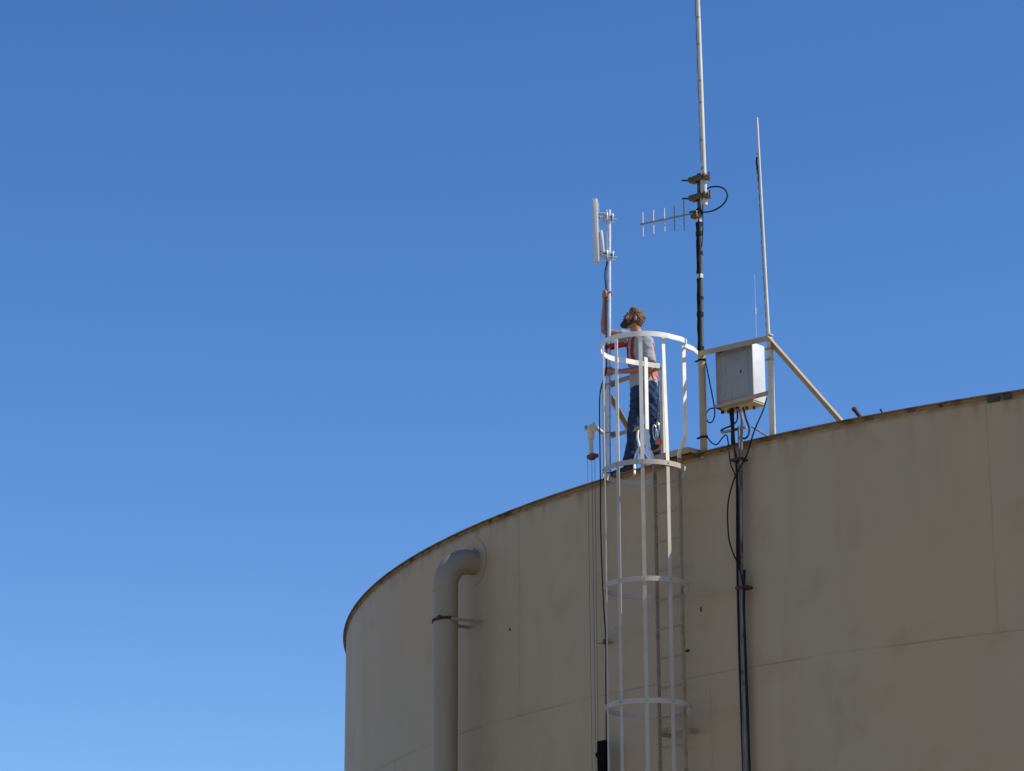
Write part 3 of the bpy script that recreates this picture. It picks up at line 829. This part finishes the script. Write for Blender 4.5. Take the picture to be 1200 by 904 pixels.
for c, lab, w_, h_ in ((T(0.030, 0.006, -1.975), 'small black tag stuck on the wall right of the ladder', 0.055, 0.022), (T(0.224, 0.006, -1.589), 'thin upright black mark on the wall right of the cage', 0.007, 0.045), (T(-2.755, 0.006, -1.292), 'tiny dark peg on the wall right of the overflow pipe', 0.009, 0.03)):
    o = MB().box(c, axes(0), (w_, 0.014, h_), 0.002).build('wall_tag', M['tape'], None, base=c)
    tag(o, lab, 'tag', 'dark bits on the tank wall')

# ------------------------------------------------------------------ the man
per = thing('person', 'bearded man in grey t-shirt, jeans and red harness reaching up the bare pole', 'person', W(1.324, 27.600, 7.581))
fwd = Vector((-0.93, -0.37, 0)).normalized()          # where his chest faces
lat = Vector((0.37, -0.93, 0)).normalized()           # towards his left side (nearest the camera)
shL, shR = W(1.387, 27.440, 8.878), W(1.240, 27.780, 9.021)
elL, wrL = W(1.420, 27.400, 8.580), W(1.128, 27.560, 8.598)
elR, wrR = W(0.972, 27.860, 9.138), W(0.980, 27.830, 9.448)
hipC = W(1.361, 27.600, 8.458)
hipL, hipR = hipC + lat * 0.095, hipC - lat * 0.095
knL, knR = W(1.453, 27.480, 8.037), W(1.271, 27.720, 8.053)
anL, anR = W(1.489, 27.550, 7.694), W(1.211, 27.790, 7.698)
def pole_at(z):
    f = (z - P0.z) / (P1.z - P0.z)
    return lerp(P0, P1, f)
body = MB()
skin_limbs = []
# head: built in its own frame (x forward, y his left, z up), then turned and tipped back
hc = W(1.266, 27.580, 9.168)
hf0 = Vector((-0.985, -0.10, 0)).normalized()
tilt = rad(24)
hf = (hf0 * math.cos(tilt) + UP * math.sin(tilt)).normalized()
hl = UP.cross(hf0).normalized() * 1.0                 # his left
hu = hf.cross(hl).normalized()
def H(x, y, z):
    return hc + hf * x + hl * y + hu * z
hax = (hf, hl, hu)
body.ball(H(-0.012, 0, 0.028), (0.098, 0.074, 0.088), hax)         # cranium
body.ball(H(0.030, 0, -0.030), (0.060, 0.058, 0.085), hax)         # face
body.ball(H(0.050, 0, -0.088), (0.036, 0.038, 0.028), hax)         # chin
body.ball(H(0.078, 0, 0.030), (0.018, 0.048, 0.012), hax)          # brow
body.loft([(H(0.082, 0, 0.022), hf, 0.010, hl, 0.008), (H(0.100, 0, -0.012), hf, 0.014, hl, 0.012), (H(0.096, 0, -0.026), hf, 0.012, hl, 0.018), (H(0.078, 0, -0.034), hf, 0.008, hl, 0.012)], 12)   # nose
body.ball(H(0.088, 0, -0.052), (0.010, 0.024, 0.006), hax)         # upper lip
body.ball(H(0.086, 0, -0.063), (0.010, 0.021, 0.006), hax)         # lower lip
for sg in (-1, 1):
    body.ball(H(0.066, sg * 0.040, -0.020), (0.020, 0.018, 0.022), hax)   # cheek
    body.ball(H(-0.012, sg * 0.078, -0.006), (0.018, 0.010, 0.031), hax)  # ear
nk = W(1.321, 27.600, 8.995)
body.tube([H(-0.028, 0, -0.035), lerp(H(-0.03, 0, -0.08), nk, 0.4), nk, nk - UP * 0.05], [0.058, 0.056, 0.062, 0.085], 20)
# arms
def limb(mb, pts, rs, n=5):
    p = spline(pts, n)
    r = []
    for i in range(len(pts) - 1):
        for k in range(n):
            f = k / n
            r.append(lerp(rs[i], rs[i + 1], f * f * (3 - 2 * f)))
    r.append(rs[-1])
    mb.tube(p, r, 18)
    mb.ball(p[0], r[0] * 0.98, sub=2)
    mb.ball(p[-1], r[-1] * 0.98, sub=2)
def mid(a, b, f, off=None):
    return lerp(a, b, f) + (off if off else Vector((0, 0, 0)))
for sh, el, wr in ((shL, elL, wrL), (shR, elR, wrR)):
    body.tube([sh, mid(sh, el, 0.35), mid(sh, el, 0.75), el], [0.052, 0.050, 0.042, 0.038], 18)
    body.ball(sh, 0.053, sub=3); body.ball(el, 0.039, sub=3)
    body.tube([el, mid(el, wr, 0.25), mid(el, wr, 0.6), wr], [0.037, 0.043, 0.034, 0.025], 18)
    body.ball(wr, 0.025, sub=2)
# hands close round the pole
def hand(wr, z0, a_palm, a_dir, roll=1):
    """palm at angle a_palm on the pole, four fingers wrapping round it in direction a_dir, thumb the other way"""
    c0 = pole_at(z0)
    pr = 0.0275
    pd = Vector((math.cos(a_palm), math.sin(a_palm), 0))
    side = Vector((-pd.y, pd.x, 0)) * a_dir
    palm = c0 + pd * (pr + 0.018)
    body.tube([wr, lerp(wr, palm, 0.45), palm - side * 0.004], [0.025, 0.028, 0.032], 14)
    body.ball(palm, (0.021, 0.038, 0.048), (pd, side, UP), 3)
    for k, (dz, ln_, rf_) in enumerate(((0.036, 188, 0.0100), (0.0125, 205, 0.0104), (-0.0115, 196, 0.0100), (-0.0345, 165, 0.0088))):
        pts = [palm + side * 0.012 + UP * dz * 0.9]
        for j in range(0, 9):
            a = a_palm + a_dir * rad(28 + (ln_ - 28) * j / 8)
            rr = pr + rf_ * (0.98 if j not in (3, 6) else 1.16)
            c = pole_at(z0 + dz)
            pts.append(c + Vector((math.cos(a), math.sin(a), 0)) * rr + UP * (dz * 0.0 - 0.002 * j * (0.4 if k < 2 else -0.2)))
        body.tube(pts, [rf_ * 1.15] + [rf_ * (1.05 - 0.02 * j) for j in range(8)] + [rf_ * 0.8], 10)
        body.ball(pts[-1], rf_ * 0.82, sub=1)
    pts = [palm - side * 0.018 - UP * 0.012]
    for j in range(6):
        a = a_palm - a_dir * rad(30 + 95 * j / 5)
        c = pole_at(z0)
        pts.append(c + Vector((math.cos(a), math.sin(a), 0)) * (pr + 0.0105) + UP * (0.000 + 0.006 * j))
    body.tube(pts, [0.0145, 0.0125, 0.0115, 0.011, 0.0105, 0.0100, 0.0088], 10)
    body.ball(pts[-1], 0.009, sub=1)
zR = W(1.006, 27.780, 9.516).z
zL = W(1.011, 27.740, 8.664).z
hand(wrR, zR, rad(205), -1)
hand(wrL, zL, rad(-62), -1)
# trunk and legs under the clothes
def sec(c, hw, hd):
    return (c, lat, hw, fwd, hd)
chest = W(1.336, 27.600, 8.828)
waist = W(1.359, 27.600, 8.605)
shC = (shL + shR) / 2
body.loft([sec(shC + UP * 0.035, 0.07, 0.06), sec(shC, 0.155, 0.085), sec(chest, 0.150, 0.105), sec(waist, 0.125, 0.10), sec(hipC, 0.15, 0.11), sec(hipC - UP * 0.09, 0.13, 0.09)])
for hp, kn, an in ((hipL, knL, anL), (hipR, knR, anR)):
    body.tube([hp - UP * 0.02, mid(hp, kn, 0.5), kn, mid(kn, an, 0.35), an, an - UP * 0.03], [0.078, 0.066, 0.050, 0.050, 0.036, 0.036], 18)
bo = remeshed(body, 'body', M['skin'], per, 0.0052, 3)

# t-shirt: loose, sleeves to just above the elbow, wrinkled
sh = MB()
belly = W(1.358, 27.600, 8.532)
sh.loft([sec(shC + UP * 0.040, 0.075, 0.068), sec(shC + UP * 0.018, 0.150, 0.092), sec(shC - UP * 0.03, 0.180, 0.110), sec(chest, 0.176, 0.132), sec(lerp(chest, waist, 0.6), 0.160, 0.130), sec(waist - UP * 0.02, 0.163, 0.135), sec(hipC + UP * 0.02, 0.172, 0.140), sec(hipC - UP * 0.035, 0.172, 0.138)], 32)
for s_, e_ in ((shL, elL), (shR, elR)):
    end = 0.80 if s_ is shL else 0.42
    sh.tube([mid(s_, shC, 0.3), s_, mid(s_, e_, 0.35), mid(s_, e_, end)], [0.075, 0.072, 0.071, 0.067], 22)
    sh.ball(s_, 0.073)
def cloth_wobble(sx, sy, sz, amp, hard=1.0):
    def f(co):
        v = noise.noise(Vector((co.x * sx, co.y * sx, co.z * sz)))
        w = noise.noise(Vector((co.x * sx * 2.3 + 7, co.y * sx * 2.3, co.z * sz * 2.1)))
        return amp * (math.copysign(abs(v) ** hard, v) + 0.45 * w)
    return f
so = remeshed(sh, 't_shirt', M['shirt'], per, 0.0075, 2, cloth_wobble(9, 9, 13, 0.011))

# jeans: straight legs with creases at the knee
je = MB()
je.loft([sec(hipC + UP * 0.045, 0.155, 0.122), sec(hipC - UP * 0.02, 0.168, 0.130), sec(hipC - UP * 0.09, 0.168, 0.128), sec(hipC - UP * 0.15, 0.12, 0.10)], 28)
for hp, kn, an in ((hipL, knL, anL), (hipR, knR, anR)):
    je.tube([hp, hp - UP * 0.06, mid(hp, kn, 0.55, -fwd * 0.005), kn + fwd * 0.012, mid(kn, an, 0.4, -fwd * 0.012), an + UP * 0.01, an - UP * 0.045], [0.098, 0.100, 0.086, 0.074, 0.072, 0.068, 0.073], 24)
def jean_wobble(co):
    z = co.z
    v = noise.noise(Vector((co.x * 8, co.y * 8, z * 12 + co.x * 13)))
    w = noise.noise(Vector((co.x * 18 + 3, co.y * 18, z * 24 - co.x * 20)))
    return 0.011 * (1 - 2 * abs(v)) * 0.9 - 0.004 + 0.003 * w
jo = remeshed(je, 'jeans', M['denim'], per, 0.0075, 2, jean_wobble)

# shoes
for an, dirv in ((anL, (fwd * 0.95 + lat * 0.25).normalized()), (anR, (fwd * 0.75 - lat * 0.65).normalized())):
    sd_ = UP.cross(dirv)
    zf = ZR + 0.012
    base_ = Vector((an.x, an.y, zf))
    m_ = MB()
    m_.loft([(base_ - dirv * 0.075 + UP * 0.045, sd_, 0.020, UP, 0.026), (base_ - dirv * 0.06 + UP * 0.05, sd_, 0.036, UP, 0.040), (base_ + UP * 0.055, sd_, 0.040, UP, 0.050), (base_ + dirv * 0.07 + UP * 0.045, sd_, 0.043, UP, 0.038), (base_ + dirv * 0.14 + UP * 0.035, sd_, 0.048, UP, 0.026), (base_ + dirv * 0.19 + UP * 0.030, sd_, 0.032, UP, 0.018), (base_ + dirv * 0.205 + UP * 0.028, sd_, 0.012, UP, 0.010)], 20)
    m_.tube([base_ + UP * 0.05, base_ + UP * 0.115], [0.046, 0.046], 20)
    m_.ball(base_ - dirv * 0.05 + UP * 0.045, (0.030, 0.035, 0.038), (dirv, sd_, UP))
    s1 = remeshed(m_, 'shoe', M['shoe'], per, 0.006, 2)
    q_ = MB()
    n2 = 28
    lo, hi = [], []
    for k in range(n2):
        a = 2 * math.pi * k / n2
        x = math.cos(a)
        px_ = 0.065 + 0.148 * x
        wy = 0.042 + 0.008 * x
        p_ = base_ + dirv * px_ + sd_ * (wy * math.copysign(abs(math.sin(a)) ** 0.7, math.sin(a)))
        lo.append(q_.bm.verts.new(p_ - UP * 0.006))
        hi.append(q_.bm.verts.new(p_ + UP * 0.022))
    for k in range(n2):
        q_.bm.faces.new((lo[k], lo[(k + 1) % n2], hi[(k + 1) % n2], hi[k]))
    q_.bm.faces.new(lo[::-1]); q_.bm.faces.new(hi)
    so_ = q_.build('sole', M['sole'], s1)

# hair: short and curly; beard: full and dark
def curly(amp, f):
    def g_(co):
        return amp * (noise.noise(co * f) + 0.6 * noise.noise(co * f * 2.2))
    return g_
ha = MB()
ha.ball(H(-0.014, 0, 0.042), (0.094, 0.082, 0.084), hax)
ha.ball(H(-0.046, 0, 0.000), (0.062, 0.073, 0.078), hax)
ha.ball(H(0.028, 0, 0.088), (0.056, 0.060, 0.038), hax)
ha.ball(H(-0.066, 0, -0.030), (0.036, 0.055, 0.050), hax)
for sg in (-1, 1):
    ha.ball(H(0.006, sg * 0.066, 0.020), (0.020, 0.013, 0.034), hax)
for k in range(120):
    a, b = random.uniform(-2.3, 2.3), random.uniform(-0.35, 1.35)
    d = Vector((-math.cos(a) * math.cos(b), math.sin(a) * math.cos(b), math.sin(b)))
    if d.x > 0.4 and d.z < 0.7: continue
    ha.ball(H(-0.014 + d.x * 0.091, d.y * 0.079, 0.037 + d.z * 0.082), random.uniform(0.008, 0.014), sub=2)
remeshed(ha, 'hair', M['hair'], per, 0.005, 1, curly(0.004, 60))
be = MB()
be.ball(H(0.060, 0, -0.086), (0.042, 0.044, 0.044), hax)
be.ball(H(0.074, 0, -0.104), (0.032, 0.032, 0.030), hax)
be.ball(H(0.092, 0, -0.044), (0.010, 0.030, 0.008), hax)
for sg in (-1, 1):
    be.ball(H(0.036, sg * 0.047, -0.068), (0.034, 0.016, 0.038), hax)
    be.ball(H(0.008, sg * 0.062, -0.040), (0.014, 0.012, 0.036), hax)
    be.ball(H(0.072, sg * 0.026, -0.060), (0.022, 0.014, 0.026), hax)
remeshed(be, 'beard', M['beard'], per, 0.005, 1, curly(0.004, 60))
for sg in (-1, 1):
    ey = MB().ball(H(0.080, sg * 0.031, 0.006), (0.012, 0.014, 0.010), hax, 2).build('eye', M['glass_dark'], per, smooth=True)
    MB().ball(H(0.088, sg * 0.031, 0.030), (0.008, 0.021, 0.005), hax, 2).build('eyebrow', M['beard'], per, smooth=True)

# safety harness: webbing laid over the shirt
deps = bpy.context.evaluated_depsgraph_get()
def bvh_of(o, root):
    vs = [v.co + root.location for v in o.data.vertices]
    return BVHTree.FromPolygons(vs, [tuple(p.vertices) for p in o.data.polygons])
tb, jb = bvh_of(so, per), bvh_of(jo, per)
def webbing(name, pts, width, mat, tree, parent, closed=False, lift=0.006):
    pts = [Vector(p) for p in pts]
    p = spline(pts + ([pts[0]] if closed else []), 8)
    out, nrm = [], []
    for q in p:
        loc, nn, _, _ = tree.find_nearest(q)
        out.append(loc + nn * lift); nrm.append(nn)
    for _ in range(3):
        out = [out[0]] + [(out[i - 1] + out[i] * 2 + out[i + 1]) / 4 for i in range(1, len(out) - 1)] + [out[-1]]
        nrm = [nrm[0]] + [(nrm[i - 1] + nrm[i] + nrm[i + 1]).normalized() for i in range(1, len(nrm) - 1)] + [nrm[-1]]
    def wd(i):
        d = out[min(i + 1, len(out) - 1)] - out[max(i - 1, 0)]
        return d.cross(nrm[i])
    return MB().strip(out, wd, width, 0.005).build(name, M[mat], parent)
def B(c, a, b, z=0.0):
    return c + lat * a + fwd * b + UP * z
har = None
for sg in (-1, 1):
    webbing('harness_strap', [B(shC, sg * 0.06, -0.12, -0.10), B(shC, sg * 0.085, -0.06, 0.05), B(shC, sg * 0.09, 0.02, 0.06), B(shC, sg * 0.085, 0.13, -0.05), B(chest, sg * 0.06, 0.16, -0.05), B(waist, sg * 0.075, 0.16, 0.05)], 0.042, 'red_web', tb, per)
    webbing('harness_strap', [B(shC, sg * 0.06, -0.12, -0.10), B(chest, -sg * 0.03, -0.16, -0.02), B(waist, -sg * 0.10, -0.15, 0.02), B(hipC, -sg * 0.14, -0.12, 0.04)], 0.030, 'orange_web', tb, per)
webbing('waist_belt', [B(hipC, 0.20 * math.cos(rad(x)), 0.17 * math.sin(rad(x)), 0.10) for x in range(190, 356, 15)], 0.05, 'orange_web', tb, per)
webbing('side_strap', [B(chest, 0.20, -0.02, 0.03), B(waist, 0.20, -0.03, 0.03), B(hipC, 0.20, -0.05, 0.02)], 0.030, 'orange_web', tb, per)
MB().ball(B(waist, 0.10, -0.155, -0.03), (0.035, 0.02, 0.045), (lat, fwd, UP)).build('hip_pad', M['orange_web'], per, smooth=True)

# positioning strap from his chest round the pole
zs = W(1.081, 27.600, 8.922).z
pc = pole_at(zs + 0.01)
ch = B(chest, -0.02, 0.15, 0.0); ch.z = zs - 0.03
dr = (ch - pc); dr.z = 0; dr.normalize()
sp = dr.cross(UP)
lp_ = [ch + sp * 0.03, lerp(ch, pc, 0.5) + sp * 0.035 + UP * 0.010, pc + sp * 0.036] + [pc + (sp * math.cos(rad(x)) - dr * math.sin(rad(x))) * 0.034 for x in (30, 60, 90, 120, 150)] + [pc - sp * 0.036, lerp(ch, pc, 0.5) - sp * 0.035 + UP * 0.008, ch - sp * 0.03]
tag(MB().strip(spline(lp_, 4), UP, 0.040, 0.005).build('positioning_strap', M['red_web'], None, base=pc), "flat red webbing strap from the man's chest round the galvanised pole", 'strap', 'fall protection lines')
# hanging lanyard with snap hooks beside his left leg
ly = thing('lanyard', "orange lanyard loop with steel snap hooks hanging by the man's left knee", 'lanyard', W(1.470, 27.300, 7.795), 'fall protection lines')
p = spline([W(1.501, 27.330, 8.420), W(1.487, 27.300, 8.202), W(1.465, 27.280, 7.996), W(1.441, 27.270, 7.921)], 5)
MB().tube(p, 0.0045, 8).build('tether', M['tape'], ly, smooth=True)
for a, b, w_ in ((W(1.441, 27.270, 7.939), W(1.455, 27.250, 7.772), 0.018), (W(1.480, 27.250, 7.952), W(1.463, 27.240, 7.787), 0.016)):
    d = (b - a); s_ = Vector((1, 0, 0))
    loop = [lerp(a, b, 0.5) + d * (0.5 * math.cos(rad(x))) + s_ * (w_ * math.sin(rad(x))) for x in range(0, 361, 20)]
    MB().tube(loop, 0.0065, 8).build('snap_hook', M['galv'], ly, smooth=True)
MB().box(W(1.475, 27.240, 7.746), (Vector((1, 0, 0)), Vector((0, 1, 0)), UP), (0.055, 0.03, 0.045), 0.006).build('shock_pack', M['orange_web'], ly, smooth=True)
p = spline([W(1.488, 27.240, 7.742), W(1.502, 27.240, 7.782), W(1.509, 27.230, 7.739), W(1.482, 27.220, 7.673), W(1.429, 27.210, 7.644), W(1.378, 27.220, 7.665), W(1.341, 27.240, 7.711)], 6)
MB().tube(p, 0.0095, 10).build('rope', M['orange_web'], ly, smooth=True)
# white rope end trailing behind his right leg
p = spline([W(1.303, 27.660, 8.035), W(1.288, 27.640, 7.920), W(1.304, 27.620, 7.805), W(1.274, 27.600, 7.727), W(1.253, 27.580, 7.649), W(1.238, 27.340, 7.439)], 6)
tag(MB().tube(p, 0.013, 10).build('rope', M['rope'], None, base=p[-1], smooth=True), "short white rope trailing from between the man's legs over the rim", 'rope')
